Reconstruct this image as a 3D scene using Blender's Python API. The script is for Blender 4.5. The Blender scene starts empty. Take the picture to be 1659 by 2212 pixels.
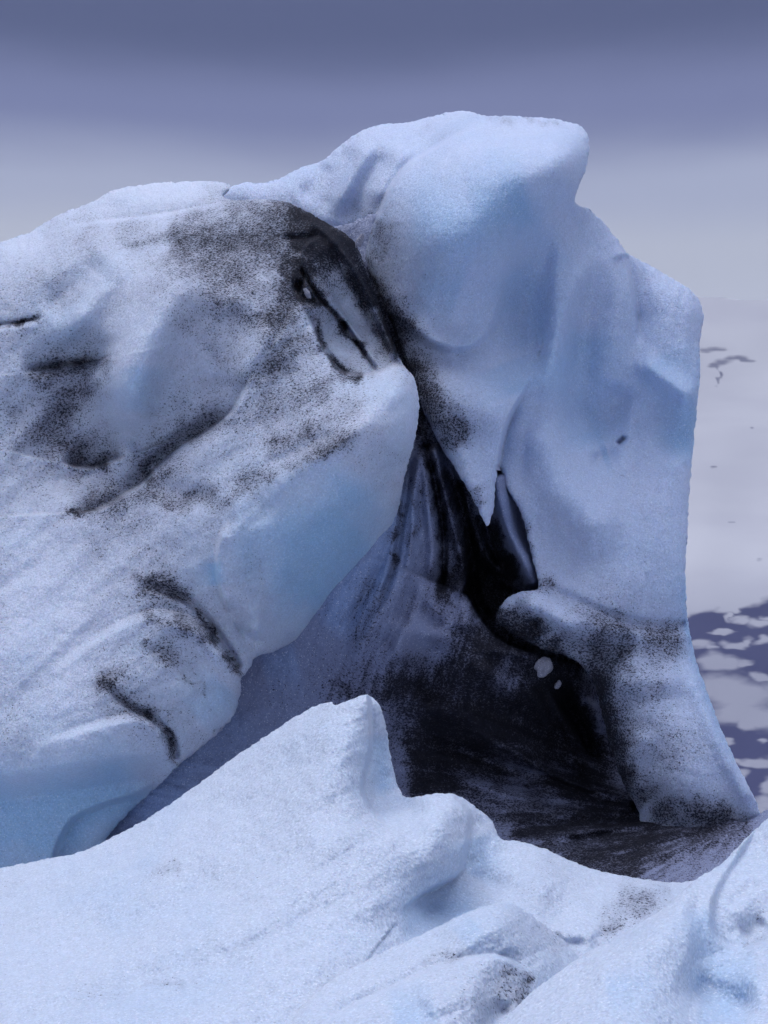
import bpy, math, random
import numpy as np
from mathutils import Vector

S = bpy.context.scene
# ------------------------------------------------------------------ camera
# Traced curves below are written in photo units (1659 x 2212) and carry a distance in metres.
F = 3456.0
PITCH = math.radians(10.6)
CAM = np.array([0.0, 0.0, 2.0])
FWD = np.array([0.0, math.cos(PITCH), math.sin(PITCH)])
UPV = np.array([0.0, -math.sin(PITCH), math.cos(PITCH)])
cd = bpy.data.cameras.new('camera')
cam = bpy.data.objects.new('camera', cd)
S.collection.objects.link(cam)
cam.location = CAM
cam.rotation_euler = (math.radians(90) + PITCH, 0, 0)
cd.sensor_fit = 'VERTICAL'
cd.sensor_height = 36.0
cd.lens = 36.0 * F / 2212.0
cd.clip_start = 0.1
cd.clip_end = 30000
cd.dof.use_dof = True
cd.dof.focus_distance = 10.5
cd.dof.aperture_fstop = 11.0
S.camera = cam
S.render.resolution_x = 768
S.render.resolution_y = 1024

# ------------------------------------------------------------------ sky and sun
W = bpy.data.worlds.new('World')
S.world = W
W.use_nodes = True
nt = W.node_tree
nt.nodes.clear()
SUN_EL, SUN_AZ = math.radians(66), math.radians(-100)   # azimuth clockwise from +Y: high, behind the left shoulder
out = nt.nodes.new('ShaderNodeOutputWorld')
bg = nt.nodes.new('ShaderNodeBackground')
bg2 = nt.nodes.new('ShaderNodeBackground')
add = nt.nodes.new('ShaderNodeAddShader')
sky = nt.nodes.new('ShaderNodeTexSky')
sky.sky_type = 'NISHITA'
sky.sun_disc = False
sky.sun_elevation = SUN_EL
sky.sun_rotation = SUN_AZ
bg2.inputs[1].default_value = 0.012
nt.links.new(sky.outputs[0], bg2.inputs[0])
# cloud deck: pale at the horizon, a slate bank above it, bright towards the zenith
tc = nt.nodes.new('ShaderNodeTexCoord')
sep = nt.nodes.new('ShaderNodeSeparateXYZ')
ramp = nt.nodes.new('ShaderNodeValToRGB')
ramp.color_ramp.interpolation = 'EASE'
def lin(c):
    return [((x/255)/12.92 if x/255 <= .04045 else ((x/255+.055)/1.055)**2.4) for x in c]
stops = [(0.0, lin((196,200,216))), (0.27, lin((193,198,216))), (0.335, lin((186,191,209))), (0.372, lin((168,175,202))),
         (0.415, lin((112,119,162))), (0.46, lin((66,74,116))), (0.62, lin((58,66,110)))]
hi = [(0.74, (0.30, 0.34, 0.50)), (0.84, (1.75, 1.92, 2.4)), (1.0, (2.7, 2.9, 3.5))]
el = ramp.color_ramp.elements
el[0].position = 0; el[0].color = (*stops[0][1], 1)
el[1].position = 1; el[1].color = (*hi[2][1], 1)
for p, c in stops[1:] + hi[:2]:
    e = el.new(p); e.color = (*c, 1)
nz = nt.nodes.new('ShaderNodeTexNoise'); nz.inputs['Scale'].default_value = 2.2; nz.inputs['Detail'].default_value = 4
mp = nt.nodes.new('ShaderNodeMapping'); mp.inputs['Scale'].default_value = (1, 1, 5)
sc = nt.nodes.new('ShaderNodeMath'); sc.operation = 'MULTIPLY_ADD'; sc.inputs[1].default_value = 0.05
nt.links.new(tc.outputs['Generated'], mp.inputs[0]); nt.links.new(mp.outputs[0], nz.inputs[0])
nt.links.new(tc.outputs['Generated'], sep.inputs[0])
nt.links.new(nz.outputs[0], sc.inputs[0]); 
s2 = nt.nodes.new('ShaderNodeMath'); s2.operation = 'SUBTRACT'; s2.inputs[1].default_value = 0.025
nt.links.new(sep.outputs[2], s2.inputs[0]); nt.links.new(s2.outputs[0], sc.inputs[2])
nt.links.new(sc.outputs[0], ramp.inputs[0])
nt.links.new(ramp.outputs[0], bg.inputs[0]); bg.inputs[1].default_value = 1.0
nt.links.new(bg.outputs[0], add.inputs[0]); nt.links.new(bg2.outputs[0], add.inputs[1])
nt.links.new(add.outputs[0], out.inputs[0])

sl = bpy.data.lights.new('sun', 'SUN')
sl.energy = 0.8
sl.angle = math.radians(24)
sl.color = (1.0, 0.97, 0.94)
so = bpy.data.objects.new('sun', sl)
S.collection.objects.link(so)
dv = Vector((math.cos(SUN_EL)*math.sin(SUN_AZ), math.cos(SUN_EL)*math.cos(SUN_AZ), math.sin(SUN_EL)))
so.rotation_euler = dv.to_track_quat('Z', 'Y').to_euler()
S.view_settings.view_transform = 'Standard'
S.view_settings.look = 'None'
S.view_settings.gamma = 1
S.view_settings.exposure = -0.08

# ------------------------------------------------------------------ helpers
STEP = 3.2
def world(u, v, d):
    u = np.asarray(u, float); v = np.asarray(v, float); d = np.asarray(d, float)
    a = (u-829.5)/F; b = -(v-1106.0)/F
    return CAM[None, :] + d[:, None]*(FWD[None, :] + a[:, None]*np.array([[1.0, 0, 0]]) + b[:, None]*UPV[None, :])

def spline(pts, closed=False, seg=5):
    P = np.array(pts, float); n = len(P)
    if n < 3 and not closed: return P
    res = []
    rng = n if closed else n-1
    for i in range(rng):
        if closed:
            p0, p1, p2, p3 = P[(i-1) % n], P[i], P[(i+1) % n], P[(i+2) % n]
        else:
            p0, p1, p2, p3 = P[max(i-1, 0)], P[i], P[i+1], P[min(i+2, n-1)]
        for k in range(seg):
            t = k/seg
            res.append(0.5*((2*p1)+(-p0+p2)*t+(2*p0-5*p1+4*p2-p3)*t*t+(-p0+3*p1-3*p2+p3)*t**3))
    if not closed: res.append(P[-1])
    return np.array(res)

def dist_poly(U, V, P, closed=False):
    """unsigned distance, signed cross side, parameter 0..1, third column interpolated, nearest point"""
    P = np.asarray(P, float)
    n = len(P); m = n if closed else n-1
    best = np.full(U.shape, 1e12); side = np.zeros(U.shape); T = np.zeros(U.shape)
    R = np.zeros(U.shape); NX = np.zeros(U.shape); NY = np.zeros(U.shape)
    L = np.hypot(*(np.roll(P[:, :2], -1, 0)-P[:, :2]).T)[:m]
    cum = np.concatenate([[0], np.cumsum(L)]); tot = cum[-1] if cum[-1] > 0 else 1
    for i in range(m):
        a = P[i]; b = P[(i+1) % n]
        dx, dy = b[0]-a[0], b[1]-a[1]; l2 = dx*dx+dy*dy
        if l2 < 1e-9: continue
        px = U-a[0]; py = V-a[1]
        t = np.clip((px*dx+py*dy)/l2, 0, 1)
        ex = px-t*dx; ey = py-t*dy
        d2 = ex*ex+ey*ey
        k = d2 < best
        best[k] = d2[k]
        side[k] = np.sign(dx*py-dy*px)[k]
        T[k] = ((cum[i]+t*L[i])/tot)[k]
        if P.shape[1] > 2: R[k] = (a[2]+t*(b[2]-a[2]))[k]
        NX[k] = (a[0]+t*dx)[k]; NY[k] = (a[1]+t*dy)[k]
    return np.sqrt(best), side, T, R, NX, NY

def inside(U, V, P):
    r = np.zeros(U.shape, bool); n = len(P)
    for i in range(n):
        x1, y1 = P[i][:2]; x2, y2 = P[(i+1) % n][:2]
        if y1 == y2: continue
        c = ((y1 > V) != (y2 > V)) & (U < (x2-x1)*(V-y1)/(y2-y1)+x1)
        r ^= c
    return r

def tps(pts, U, V):
    P = np.array(pts, float); n = len(P)
    X = P[:, :2]/500.0
    def ker(r2): return np.where(r2 > 1e-12, 0.5*r2*np.log(np.maximum(r2, 1e-12)), 0)
    K = ker(((X[:, None]-X[None])**2).sum(-1)) + np.eye(n)*0.004
    A = np.zeros((n+3, n+3)); A[:n, :n] = K; A[:n, n] = 1; A[:n, n+1:] = X
    A[n:, :n] = A[:n, n:].T
    w = np.linalg.solve(A, np.concatenate([P[:, 2], [0, 0, 0]]))
    u0, u1, v0, v1 = U.min(), U.max(), V.min(), V.max()
    gx = np.arange(u0, u1+24, 12.0); gy = np.arange(v0, v1+24, 12.0)
    GX, GY = np.meshgrid(gx, gy)
    q = np.stack([GX.ravel(), GY.ravel()], 1)/500.0
    G = np.full(len(q), w[n]) + q@w[n+1:]
    for i in range(n):
        G += w[i]*ker(((q-X[i])**2).sum(-1))
    G = G.reshape(GX.shape)
    fx = (U-u0)/12.0; fy = (V-v0)/12.0
    ix = np.clip(fx.astype(int), 0, len(gx)-2); iy = np.clip(fy.astype(int), 0, len(gy)-2)
    tx = fx-ix; ty = fy-iy
    # cubic-ish smoothing avoided: the grid is fine enough for bilinear sampling
    return (G[iy, ix]*(1-tx)*(1-ty)+G[iy, ix+1]*tx*(1-ty)+G[iy+1, ix]*(1-tx)*ty+G[iy+1, ix+1]*tx*ty)

def vnoise(x, y, seed):
    xi = np.floor(x).astype(np.int64); yi = np.floor(y).astype(np.int64)
    fx = x-xi; fy = y-yi
    fx = fx*fx*fx*(fx*(fx*6-15)+10); fy = fy*fy*fy*(fy*(fy*6-15)+10)
    def g(i, j, ox, oy):
        h = (i*374761393 + j*668265263 + seed*974634777) & 0xffffffff
        h = ((h ^ (h >> 13))*1274126177) & 0xffffffff
        h = (h ^ (h >> 16)) & 0xffff
        a = h/65536.0*2*math.pi
        return np.cos(a)*(x-xi-ox)+np.sin(a)*(y-yi-oy)
    a = g(xi, yi, 0, 0); b = g(xi+1, yi, 1, 0); c = g(xi, yi+1, 0, 1); d = g(xi+1, yi+1, 1, 1)
    return 1.5*((a*(1-fx)+b*fx)*(1-fy)+(c*(1-fx)+d*fx)*fy)

def fbm(u, v, wl, octs, seed, gain=0.5):
    r = 0; a = 1.0
    for k in range(octs):
        r = r + a*vnoise(u/wl, v/wl, seed+k); wl /= 2.0; a *= gain
    return r

def sm(x):
    x = np.clip(x, 0, 1); return x*x*(3-2*x)

def taper(T, t0, t1):
    r = np.ones(T.shape)
    if t0 > 0: r = r*sm(T/t0)
    if t1 > 0: r = r*sm((1-T)/t1)
    return r

FK = 1.3
HAZE = 0.00005
def apply_feature(U, V, D, f):
    """('ridge', pts, width, height[, t0, t1]) raised towards the viewer; negative height carves.
       ('step', pts, drop, fall, edge[, t0, t1]) falls away on the right hand side of the line's direction."""
    kind, pts = f[0], spline(f[1])
    if kind == 'ridge':
        w, a = f[2], f[3]; t0, t1 = (f[4], f[5]) if len(f) > 5 else (.25, .25); reach = 2.8*w; a = a*FK
    else:
        a, fall, edge = f[2], f[3], f[4]; t0, t1 = (f[5], f[6]) if len(f) > 6 else (.2, .2); reach = 3.3*fall+edge; a = a*FK
    m = (U > pts[:, 0].min()-reach) & (U < pts[:, 0].max()+reach) & (V > pts[:, 1].min()-reach) & (V < pts[:, 1].max()+reach)
    if not m.any(): return
    u, v = U[m], V[m]
    d, s, T, _, _, _ = dist_poly(u, v, pts)
    tp = taper(T, t0, t1)
    if kind == 'ridge':
        D[m] -= a*np.exp(-(d/w)**2)*tp
    else:
        x = s*d
        y = np.maximum(x, 0)
        if fall >= 60:      # far from the edge use a blended distance, so bends in the line leave no crease
            tau = fall*.32; acc = np.zeros(u.shape); ta = np.zeros(u.shape); cum = 0.0
            tot = sum(np.hypot(*(pts[i+1]-pts[i])) for i in range(len(pts)-1))
            for i in range(len(pts)-1):
                mx = (pts[i]+pts[i+1])/2; L = np.hypot(*(pts[i+1]-pts[i]))
                e_ = L/tau*np.exp(-np.hypot(u-mx[0], v-mx[1])/tau)
                acc += e_; ta += e_*(cum+L/2)/tot; cum += L
            ds = np.maximum(-tau*np.log(np.maximum(acc, 1e-30))+tau*.6, 0)
            k = sm(y/(fall*.6)); y = np.where(x > 0, y*(1-k)+ds*k, 0)
            Ts = ta/np.maximum(acc, 1e-30); tp = tp*(1-k)+taper(Ts, t0, t1)*k
        prof = sm((x+edge*0.5)/edge)*np.exp(-y/fall)*sm(1.0-y/(3.2*fall))
        D[m] += a*prof*tp

def splat(U, V, A, lst):
    for f in lst:
        pts = spline(f[0]) if len(f[0]) > 1 else np.array([f[0][0], (f[0][0][0]+.5, f[0][0][1])], float)
        w, a = f[1], f[2]
        k = 7*w
        m = (U > pts[:, 0].min()-k) & (U < pts[:, 0].max()+k) & (V > pts[:, 1].min()-k) & (V < pts[:, 1].max()+k)
        if not m.any(): continue
        d, s, T, _, _, _ = dist_poly(U[m], V[m], pts)
        if len(f) > 3 and f[3]:       # one sided: hard on the left-hand side of the line
            d = np.where(s*f[3] > 0, d, d*4)
        tp = taper(T, .18, .18) if len(f[0]) > 1 else 1
        if w < 12: a = a*np.clip(.8+.8*fbm(U[m], V[m], 30, 2, 303), .35, 1.2)
        A[m] += a*(.6*np.exp(-(d/w)**2)*tp + .4*np.exp(-d/(1.5*w))*(.25+.75*tp))
    return A

ALL = {}
def body(name, outline, pts, feats, mat, parent=None, dirt=(), clear=(), back=0.9, amb=0.0, seed=1, micro=1.0,
         lim=(-260, 1920, 200, 2560), step=STEP, roundk=1.0, edge_noise=1.2, thick_r=260, streak=None, dk=1.0, fk=1.3, dmod=None):
    """one closed mass of ice: a traced outline with its own distances, rounded rim, relief and a real back"""
    global FK
    FK = fk
    O = spline(outline, closed=True)
    u0, u1 = O[:, 0].min(), O[:, 0].max(); v0, v1 = O[:, 1].min(), O[:, 1].max()
    gu = np.arange(u0-2*step, u1+2*step, step); gv = np.arange(v0-2*step, v1+2*step, step)
    GU, GV = np.meshgrid(gu, gv)
    ins = inside(GU, GV, O)
    near = ins.copy()
    near[1:] |= ins[:-1]; near[:-1] |= ins[1:]
    n2 = near.copy(); n2[:, 1:] |= near[:, :-1]; n2[:, :-1] |= near[:, 1:]
    near = n2
    idx = np.full(GU.shape, -1); idx[near] = np.arange(near.sum())
    U = GU[near].copy(); V = GV[near].copy(); I = ins[near]
    dd = np.zeros(U.shape); R = np.zeros(U.shape); NX = U.copy(); NY = V.copy()
    for c in range(0, len(U), 60000):
        s = slice(c, c+60000)
        dd[s], _, _, R[s], NX[s], NY[s] = dist_poly(U[s], V[s], O, True)
    snap = (~I) | (dd < step*0.35)
    U[snap] = NX[snap]; V[snap] = NY[snap]; dd[snap] = 0
    rim = dd < 9
    if edge_noise:
        k = np.exp(-dd/9.0)*edge_noise
        nU, nV = U.copy(), V.copy()
        nU += k*1.5*fbm(U, V, 17, 3, 90+seed, .7); nV += k*1.5*fbm(U, V, 17, 3, 70+seed, .7)
    else: nU, nV = U, V
    D = tps(pts, U, V)
    for f in feats: apply_feature(U, V, D, f)
    Rm = np.maximum(R, 3.0)
    x = np.clip(1-dd/Rm, 0, 1)
    pxm = D/F
    D = D + Rm*roundk*pxm*(1-np.sqrt(np.maximum(1-x*x, 0)))
    D += micro*(0.020*fbm(U, V, 150, 2, seed) + 0.009*fbm(U, V, 46, 2, seed+5) + 0.0042*fbm(U, V, 17, 2, seed+9))
    if streak is not None: D += streak(U, V)
    # back
    xb = np.clip(1-dd/thick_r, 0, 1)
    DB = D + back*np.sqrt(np.maximum(1-xb*xb, 0)) + 0.02*(dd > 0)
    # attributes
    dirtA = np.full(U.shape, float(amb))
    WU = U + 12*fbm(U, V, 50, 4, seed+51, .6); WV = V + 12*fbm(U, V, 50, 4, seed+61, .6)
    splat(WU, WV, dirtA, dirt)
    mod = 1 + 0.26*fbm(U, V, 90, 4, seed+31, .65)
    if dmod is not None: mod = mod*dmod(U, V)
    dirtA = np.maximum(dirtA, 0)*np.maximum(mod, .15)*dk
    dirtA = np.where(dirtA > .35, .35+1.15*(1-np.exp(-(dirtA-.35)/1.25)), dirtA)
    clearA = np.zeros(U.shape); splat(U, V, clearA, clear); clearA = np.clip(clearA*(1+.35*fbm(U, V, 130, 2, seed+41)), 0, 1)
    n = len(U)
    co = np.concatenate([world(nU, nV, D), world(nU, nV, DB)])
    a = idx[:-1, :-1]; b = idx[:-1, 1:]; c = idx[1:, 1:]; d = idx[1:, :-1]
    ok = (a >= 0) & (b >= 0) & (c >= 0) & (d >= 0)
    q = np.stack([a[ok], d[ok], c[ok], b[ok]], 1)
    q = q[(~snap[q]).any(1) | True]
    # rim: stitch front and back where quads end
    e = np.concatenate([q[:, [0, 1]], q[:, [1, 2]], q[:, [2, 3]], q[:, [3, 0]]])
    key = e[:, 0].astype(np.int64)*n+e[:, 1]; rev = e[:, 1].astype(np.int64)*n+e[:, 0]
    bd = e[~np.isin(key, rev)]
    side = np.stack([bd[:, 1], bd[:, 0], bd[:, 0]+n, bd[:, 1]+n], 1)
    faces = np.concatenate([q, q[:, ::-1]+n, side])
    me = bpy.data.meshes.new(name)
    me.vertices.add(len(co)); me.vertices.foreach_set('co', co.ravel())
    me.loops.add(faces.size); me.polygons.add(len(faces))
    me.loops.foreach_set('vertex_index', faces.ravel().astype(np.int32))
    me.polygons.foreach_set('loop_start', np.arange(0, faces.size, 4, dtype=np.int32))
    me.polygons.foreach_set('loop_total', np.full(len(faces), 4, dtype=np.int32))
    me.polygons.foreach_set('use_smooth', np.ones(len(faces), bool))
    me.update(); me.validate()
    for nm, arr in (('dirt', dirtA), ('clear', clearA)):
        at = me.attributes.new(nm, 'FLOAT', 'POINT')
        at.data.foreach_set('value', np.concatenate([arr, arr]).astype(np.float32))
    me.materials.append(mat)
    o = bpy.data.objects.new(name, me)
    S.collection.objects.link(o)
    if parent: o.parent = parent
    return o

def tag(o, label=None, cat=None, group=None, kind=None):
    if label: o['label'] = label
    if cat: o['category'] = cat
    if group: o['group'] = group
    if kind: o['kind'] = kind
    return o

# ------------------------------------------------------------------ materials
class NT:
    def __init__(s, name):
        s.m = bpy.data.materials.new(name); s.m.use_nodes = True; s.t = s.m.node_tree; s.t.nodes.clear()
    def n(s, ty, ins=None, **kw):
        nd = s.t.nodes.new(ty)
        for k, v in kw.items(): setattr(nd, k, v)
        for k, v in (ins or {}).items():
            if isinstance(v, bpy.types.NodeSocket): s.t.links.new(v, nd.inputs[k])
            else: nd.inputs[k].default_value = v
        return nd
    def math(s, op, a, b=0.0, c=0.0, clamp=False):
        nd = s.n('ShaderNodeMath', {0: a, 1: b, 2: c}, operation=op); nd.use_clamp = clamp
        return nd.outputs[0]
    def mix(s, f, a, b):
        nd = s.n('ShaderNodeMix', data_type='RGBA')
        for i, v in ((0, f), (6, a), (7, b)):
            if isinstance(v, bpy.types.NodeSocket): s.t.links.new(v, nd.inputs[i])
            else: nd.inputs[i].default_value = v
        return nd.outputs[2]
    def step(s, x, lo, hi):
        nd = s.n('ShaderNodeMapRange', {0: x, 1: lo, 2: hi, 3: 0.0, 4: 1.0}, interpolation_type='SMOOTHSTEP')
        return nd.outputs[0]

def ice_material(name, white, blue, grain=1.0, sss=0.35, dirtcol=(0.016, 0.016, 0.022, 1), stain=0.9):
    k = NT(name)
    tc = k.n('ShaderNodeTexCoord').outputs['Object']
    dirt = k.n('ShaderNodeAttribute', attribute_name='dirt').outputs['Fac']  # silt cover; a few strokes hold painted shade
    clr = k.n('ShaderNodeAttribute', attribute_name='clear').outputs['Fac']  # bluer clear ice; on the near ridges also painted shade
    big = k.n('ShaderNodeTexNoise', {'Vector': tc, 'Scale': 1.3, 'Detail': 5.0}).outputs[0]
    mid = k.n('ShaderNodeTexNoise', {'Vector': tc, 'Scale': 14.0, 'Detail': 6.0, 'Roughness': .65}).outputs[0]
    gr = k.n('ShaderNodeTexNoise', {'Vector': tc, 'Scale': 70.0, 'Detail': 3.0, 'Roughness': .75}).outputs[0]
    vor = k.n('ShaderNodeTexVoronoi', {'Vector': tc, 'Scale': 75.0, 'Randomness': 1.0})
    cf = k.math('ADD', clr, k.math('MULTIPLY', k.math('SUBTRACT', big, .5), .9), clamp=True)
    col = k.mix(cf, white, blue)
    tint = k.math('ADD', 1.0, k.math('MULTIPLY', k.math('SUBTRACT', gr, .5), .75*grain))
    tint = k.math('MULTIPLY', tint, k.math('ADD', 1.0, k.math('MULTIPLY', k.math('SUBTRACT', mid, .5), .22*grain)))
    vm = k.n('ShaderNodeVectorMath', {0: col}, operation='SCALE'); k.t.links.new(tint, vm.inputs['Scale'])
    col = vm.outputs[0]
    # trapped bubbles, plus glints of crystal faces painted into the colour
    gl = k.n('ShaderNodeTexNoise', {'Vector': tc, 'Scale': 105.0, 'Detail': 1.0}).outputs[0]
    col = k.mix(k.math('MULTIPLY', k.step(gl, .64, .72), .55), col, (.93, .95, 1.0, 1))
    col = k.mix(k.math('MULTIPLY', k.step(gl, .36, .27), .35), col, (.25, .32, .50, 1))
    # cryoconite: separate grains that crowd together until they close into a film
    sv = k.n('ShaderNodeTexNoise', {'Vector': k.n('ShaderNodeMapping', {0: tc, 'Scale': (1, 1, 1.35)}).outputs[0], 'Scale': 56.0, 'Detail': 4.0, 'Roughness': .78}).outputs[0]
    patch = k.n('ShaderNodeTexNoise', {'Vector': tc, 'Scale': 9.0, 'Detail': 4.0, 'Roughness': .6}).outputs[0]
    fine = k.n('ShaderNodeTexNoise', {'Vector': tc, 'Scale': 170.0, 'Detail': 2.0, 'Roughness': .6}).outputs[0]
    dd = k.math('MULTIPLY', dirt, k.math('ADD', .82, k.math('MULTIPLY', patch, .36)))
    th = k.math('SUBTRACT', .665, k.math('MULTIPLY', k.math('POWER', dd, .85), .185))
    both = k.math('ADD', k.math('MULTIPLY', sv, .75), k.math('MULTIPLY', fine, .25))
    spk = k.math('MULTIPLY', k.step(k.math('SUBTRACT', both, th), -.008, .012), k.step(dd, .0, .05))
    film = k.math('MULTIPLY', k.step(dd, .45, 1.45), stain)
    dcol = k.mix(k.step(mid, .4, .62), dirtcol, (0.07, 0.068, 0.076, 1))
    col = k.mix(k.math('MULTIPLY', k.step(dd, 0.0, 1.1), .6), col, (0.14, 0.135, 0.205, 1))
    col = k.mix(k.math('MULTIPLY', film, .98), col, dcol)
    col = k.mix(k.math('MULTIPLY', spk, .90), col, dirtcol)
    h = k.math('ADD', k.math('MULTIPLY', gr, .5*grain), k.math('MULTIPLY', mid, .9))
    h = k.math('ADD', h, k.math('MULTIPLY', vor.outputs[0], .35*grain))
    bp = k.n('ShaderNodeBump', {'Height': h, 'Strength': .65, 'Distance': .012})
    # crystals: facets that tilt this way and that
    vc = k.n('ShaderNodeTexVoronoi', {'Vector': tc, 'Scale': 110.0}, feature='F1')
    rough = k.math('ADD', .28, k.math('MULTIPLY', gr, .4))
    nrm = k.n('ShaderNodeVectorMath', {0: vc.outputs['Color'], 1: (.5, .5, .5)}, operation='SUBTRACT').outputs[0]
    nrm = k.n('ShaderNodeVectorMath', {0: nrm}, operation='SCALE'); nrm.inputs['Scale'].default_value = .5*grain
    nn = k.n('ShaderNodeVectorMath', {0: bp.outputs[0], 1: nrm.outputs[0]}, operation='ADD').outputs[0]
    nn = k.n('ShaderNodeVectorMath', {0: nn}, operation='NORMALIZE').outputs[0]
    cover = k.math('MAXIMUM', film, spk)
    spec = k.math('SUBTRACT', .5, k.math('MULTIPLY', cover, .46))
    rough = k.math('ADD', rough, k.math('MULTIPLY', cover, .3))
    b = k.n('ShaderNodeBsdfPrincipled', {'Base Color': col, 'Roughness': rough, 'IOR': 1.31, 'Normal': nn, 'Specular IOR Level': spec,
             'Subsurface Radius': (0.02, 0.06, 0.12), 'Subsurface Scale': 1.0})
    if sss: b.inputs['Subsurface Weight'].default_value = sss
    o = k.n('ShaderNodeOutputMaterial', {0: b.outputs[0]})
    return k.m

M_ICE = ice_material('glacier_ice', (0.62, 0.67, 0.79, 1), (0.36, 0.55, 0.75, 1), sss=0.25)
M_WALL = ice_material('shaded_wall_ice', (0.55, 0.62, 0.79, 1), (0.31, 0.48, 0.70, 1), sss=0.25)  # bluer, darker than the flank ice: the wall's shade put into the colour
M_DARK = ice_material('shaded_silty_ice', (0.23, 0.26, 0.39, 1), (0.27, 0.36, 0.57, 1), sss=0.0)  # silty ice darkened further, with the hollow's shade put into the colour
M_SNOW = ice_material('weathered_white_ice', (0.545, 0.60, 0.70, 1), (0.35, 0.50, 0.69, 1), grain=1.0, sss=0.15)

#==MASSES==
berg = bpy.data.objects.new('iceberg', None)
S.collection.objects.link(berg)
base = world([829.5], [1760], [12.0])[0]
berg.location = base
tag(berg, 'tall blue-white iceberg streaked with black silt, an overhanging brow above a dark hollow', 'iceberg')
def keep(o):
    o.matrix_parent_inverse = berg.matrix_world.inverted()
    o.matrix_parent_inverse.translation = -Vector(base)
    return o

# ---- left flank
def A_mod(U, V):      # silt lies in bands along the slope
    return 1 + .24*fbm(U*.45+V*.25, V*1.0+U*.35, 60, 4, 201, .6)
def G_streak(U, V):   # wind-cut swells on the near ridges
    c = U*.40+V*.92; l = U*.92-V*.40
    return 0.030*fbm(c, l*.30, 130, 2, 261, .5) + 0.012*fbm(c, l*.25, 42, 3, 271, .55)
def A_streak(U, V):   # broad swells running down to the left from the crest
    c = U*.62+V*.78; l = U*.78-V*.62
    return (0.045*fbm(c, l*.30, 150, 2, 241, .5) + 0.014*fbm(c, l*.22, 44, 2, 251, .5))*sm((1640-V)/150)
def B_streak(U, V):   # faint vertical melt flutes
    return 0.026*fbm(U+V*.12, V*.16, 80, 3, 211, .5)*sm((1320-V)/160)*sm((V-420)/200)
def D_mod(U, V):
    up = fbm(U+V*.30, V*.12, 13, 4, 221, .7)
    a = np.arctan2(V-1776, 1590-U); r = np.hypot(V-1776, 1590-U)
    fan = fbm(a*260, r*.10, 12, 4, 231, .7)
    k = sm((V-1480)/160)
    return 1 + (.35*up*(1-k)+.5*fan*k)
A_out = [(-250,640,150),(-100,565,150),(0,523,120),(60,503,110),(125,465,90),(190,440,80),(250,410,70),(320,398,60),(380,393,55),
 (440,391,45),(485,395,35),(498,406,22),(484,424,18),(505,432,30),(570,430,55),(620,437,60),(660,455,50),(700,478,40),(735,497,30),
 (765,522,25),(783,560,22),(802,610,20),(827,680,18),(852,745,16),(872,790,16),(892,812,40),(903,850,60),(905,890,80),(897,945,80),
 (882,1000,90),(868,1060,120),(855,1125,150),(825,1200,185),(782,1265,200),(725,1325,190),(655,1375,130),(592,1407,70),(552,1420,40),
 (541,1440,26),(523,1465,25),(519,1500,50),(505,1545,70),(470,1585,60),(425,1622,50),(387,1652,40),(350,1690,40),(300,1735,40),
 (255,1780,40),(225,1820,40),(180,1900,40),(120,2000,40),(-250,2000,40)]
A_pts = [(-250,640,13.2),(0,530,13.3),(190,445,13.6),(440,395,13.7),(497,410,13.5),(570,432,12.9),(700,480,12.6),(765,522,12.5),
 (-250,900,12.3),(-250,1300,11.4),(-250,1700,10.9),
 (0,620,12.9),(0,700,12.65),(0,900,12.3),(0,1100,11.9),(0,1300,11.4),(0,1500,10.95),(0,1640,10.75),
 (200,550,12.9),(200,700,12.4),(200,900,12.2),(200,1100,11.75),(200,1300,11.25),(200,1500,10.85),(200,1620,10.7),
 (400,520,12.75),(400,650,12.15),(330,780,11.9),(300,930,11.85),(400,1080,11.45),(400,1200,11.2),(400,1350,11.05),(400,1500,10.95),
 (600,500,12.6),(600,620,12.1),(600,750,11.75),(600,900,11.45),(600,1040,11.12),(560,1150,11.05),(600,1250,11.2),(600,1350,11.48),
 (700,620,12.2),(720,850,11.35),(850,850,11.2),(800,960,11.02),(760,1080,11.12),(720,1200,11.33),(850,1000,11.36),(800,1140,11.48),(700,1300,11.58),
 (500,1250,11.1),(500,1450,11.1),(330,1600,10.8),(0,1760,10.85),(200,1740,10.85),(0,1900,11.0),(300,1700,11.0),(800,700,12.35)]
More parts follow.
